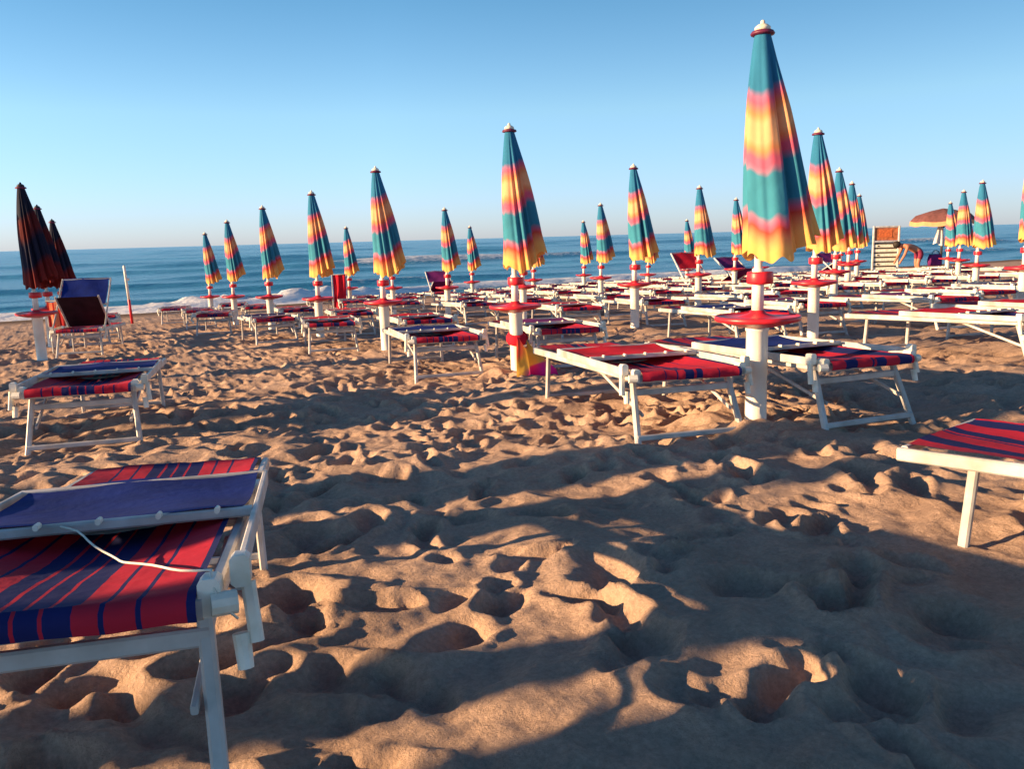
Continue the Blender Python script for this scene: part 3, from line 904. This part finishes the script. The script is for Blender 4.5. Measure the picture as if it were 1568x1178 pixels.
for k, (yc, A, w, fo) in enumerate([(36.5, .30, .9, .7), (41, .22, 1.0, .62), (47.5, .40, 1.5, .55), (57, .4, 1.8, .5), (69, .5, 2.4, .45), (88, .66, 3.2, .58),
                                    (112, .5, 4, .0), (140, .55, 5, .14), (180, .6, 6, .0), (240, .7, 8, .1), (320, .8, 10, 0), (430, .9, 12, 0)]):
    crest(yc, A, w, 40 + 5*k, foam=fo)
# the breaker seen at left of the middle
bx = np.exp(-((X - 8.5)/5.5)**4)
d = Y - 36.3 - .8*vnoise(X, Y*0, 5, 77)
br = bx*np.where(d < 0, np.exp(-(d/.9)**2), np.exp(-(d/.7)**2))
Z += br*(.22 + .3*vnoise(X, Y, 1.3, 78) + .4*vnoise(X, Y, .5, 79) + .25*vnoise(X, Y, .25, 82)); FO += br*.62
# swash
FO += .5*np.exp(-((Y - 34.6 - 1.2*vnoise(X, Y*0, 9, 80))/.9)**2)
Z += .05*vnoise(X, Y, 1.6, 81)*np.clip((Y - 33)/4, 0, 1)
near = np.clip((Y - 33.5)/2.5, 0, 1)
Z = SEA + (Z - SEA)*near
Z -= np.clip((33.2 - Y)*.06, 0, .2)
nr, nc = X.shape
me = bpy.data.meshes.new('sea')
co = np.stack([X, Y, Z], -1).reshape(-1, 3).astype(np.float32)
idx = np.arange(nr*nc).reshape(nr, nc)
fa = np.stack([idx[:-1, :-1], idx[:-1, 1:], idx[1:, 1:], idx[1:, :-1]], -1).reshape(-1, 4).astype(np.int32)
me.vertices.add(len(co)); me.vertices.foreach_set('co', co.ravel())
me.loops.add(fa.size); me.loops.foreach_set('vertex_index', fa.ravel())
me.polygons.add(len(fa)); me.polygons.foreach_set('loop_start', np.arange(0, fa.size, 4, dtype=np.int32))
me.polygons.foreach_set('use_smooth', np.ones(len(fa), bool))
me.update(calc_edges=True)
at = me.attributes.new('foam', 'FLOAT', 'POINT'); at.data.foreach_set('value', FO.ravel().astype(np.float32))
me.materials.append(sea_mat())
sea = link('sea', me); tag(sea, kind='structure', label='blue sea with low breaking waves')
print('sea verts', len(co))

# ---------------------------------------------------------------- light
EL = R(11.5)
tr = Vector((0.971, -0.239, 0)).normalized()            # where the sunlight travels over the ground
sd = bpy.data.lights.new('sun', 'SUN'); sd.energy = 5.0; sd.angle = R(.5); sd.color = (1.0, .64, .33)
so = bpy.data.objects.new('sun', sd); C.objects.link(so)
travel = Vector((tr.x*math.cos(EL), tr.y*math.cos(EL), -math.sin(EL)))
so.rotation_euler = travel.to_track_quat('-Z', 'Y').to_euler()
w = bpy.data.worlds.new('World'); S.world = w; w.use_nodes = True
N, L = w.node_tree.nodes, w.node_tree.links
sky = N.new('ShaderNodeTexSky'); sky.sky_type = 'NISHITA'; sky.sun_disc = False
sky.sun_elevation = EL
sky.sun_rotation = math.atan2(-tr.x, -tr.y)
sky.air_density = 1.0; sky.dust_density = .2; sky.ozone_density = 2.0
tc = N.new('ShaderNodeTexCoord'); sz = N.new('ShaderNodeSeparateXYZ'); L.new(tc.outputs['Generated'], sz.inputs[0])
tint = N.new('ShaderNodeValToRGB'); e = tint.color_ramp.elements
e.new(.2); e.new(.6)
for k_, (p_, c_) in enumerate([(0.0, (.55, .70, 1.40)), (.14, (.72, .88, 1.04)), (.43, (.12, .54, .66)), (.62, (.36, .38, .50))]):
    e[k_].position = p_; e[k_].color = (*c_, 1)
L.new(sz.outputs['Z'], tint.inputs['Fac'])
mul = N.new('ShaderNodeMix'); mul.data_type = 'RGBA'; mul.blend_type = 'MULTIPLY'; mul.inputs['Factor'].default_value = 1; mul.clamp_result = False
L.new(sky.outputs[0], mul.inputs['A']); L.new(tint.outputs['Color'], mul.inputs['B'])
# the sky opposite the low sun is a little deeper
az_ = N.new('ShaderNodeMapRange'); az_.inputs['From Min'].default_value = .35; az_.inputs['From Max'].default_value = .92
az_.inputs['To Min'].default_value = 1.0; az_.inputs['To Max'].default_value = .62
L.new(sz.outputs['X'], az_.inputs['Value'])
mu2 = N.new('ShaderNodeMix'); mu2.data_type = 'RGBA'; mu2.blend_type = 'MULTIPLY'; mu2.inputs['Factor'].default_value = 1; mu2.clamp_result = False
L.new(mul.outputs['Result'], mu2.inputs['A']); L.new(az_.outputs['Result'], mu2.inputs['B'])
L.new(mu2.outputs['Result'], N['Background'].inputs['Color'])
N['Background'].inputs['Strength'].default_value = .1
S.view_settings.view_transform = 'Standard'; S.view_settings.look = 'None'
S.view_settings.exposure = 1.42; S.view_settings.gamma = 1
S.cycles.max_bounces = 6
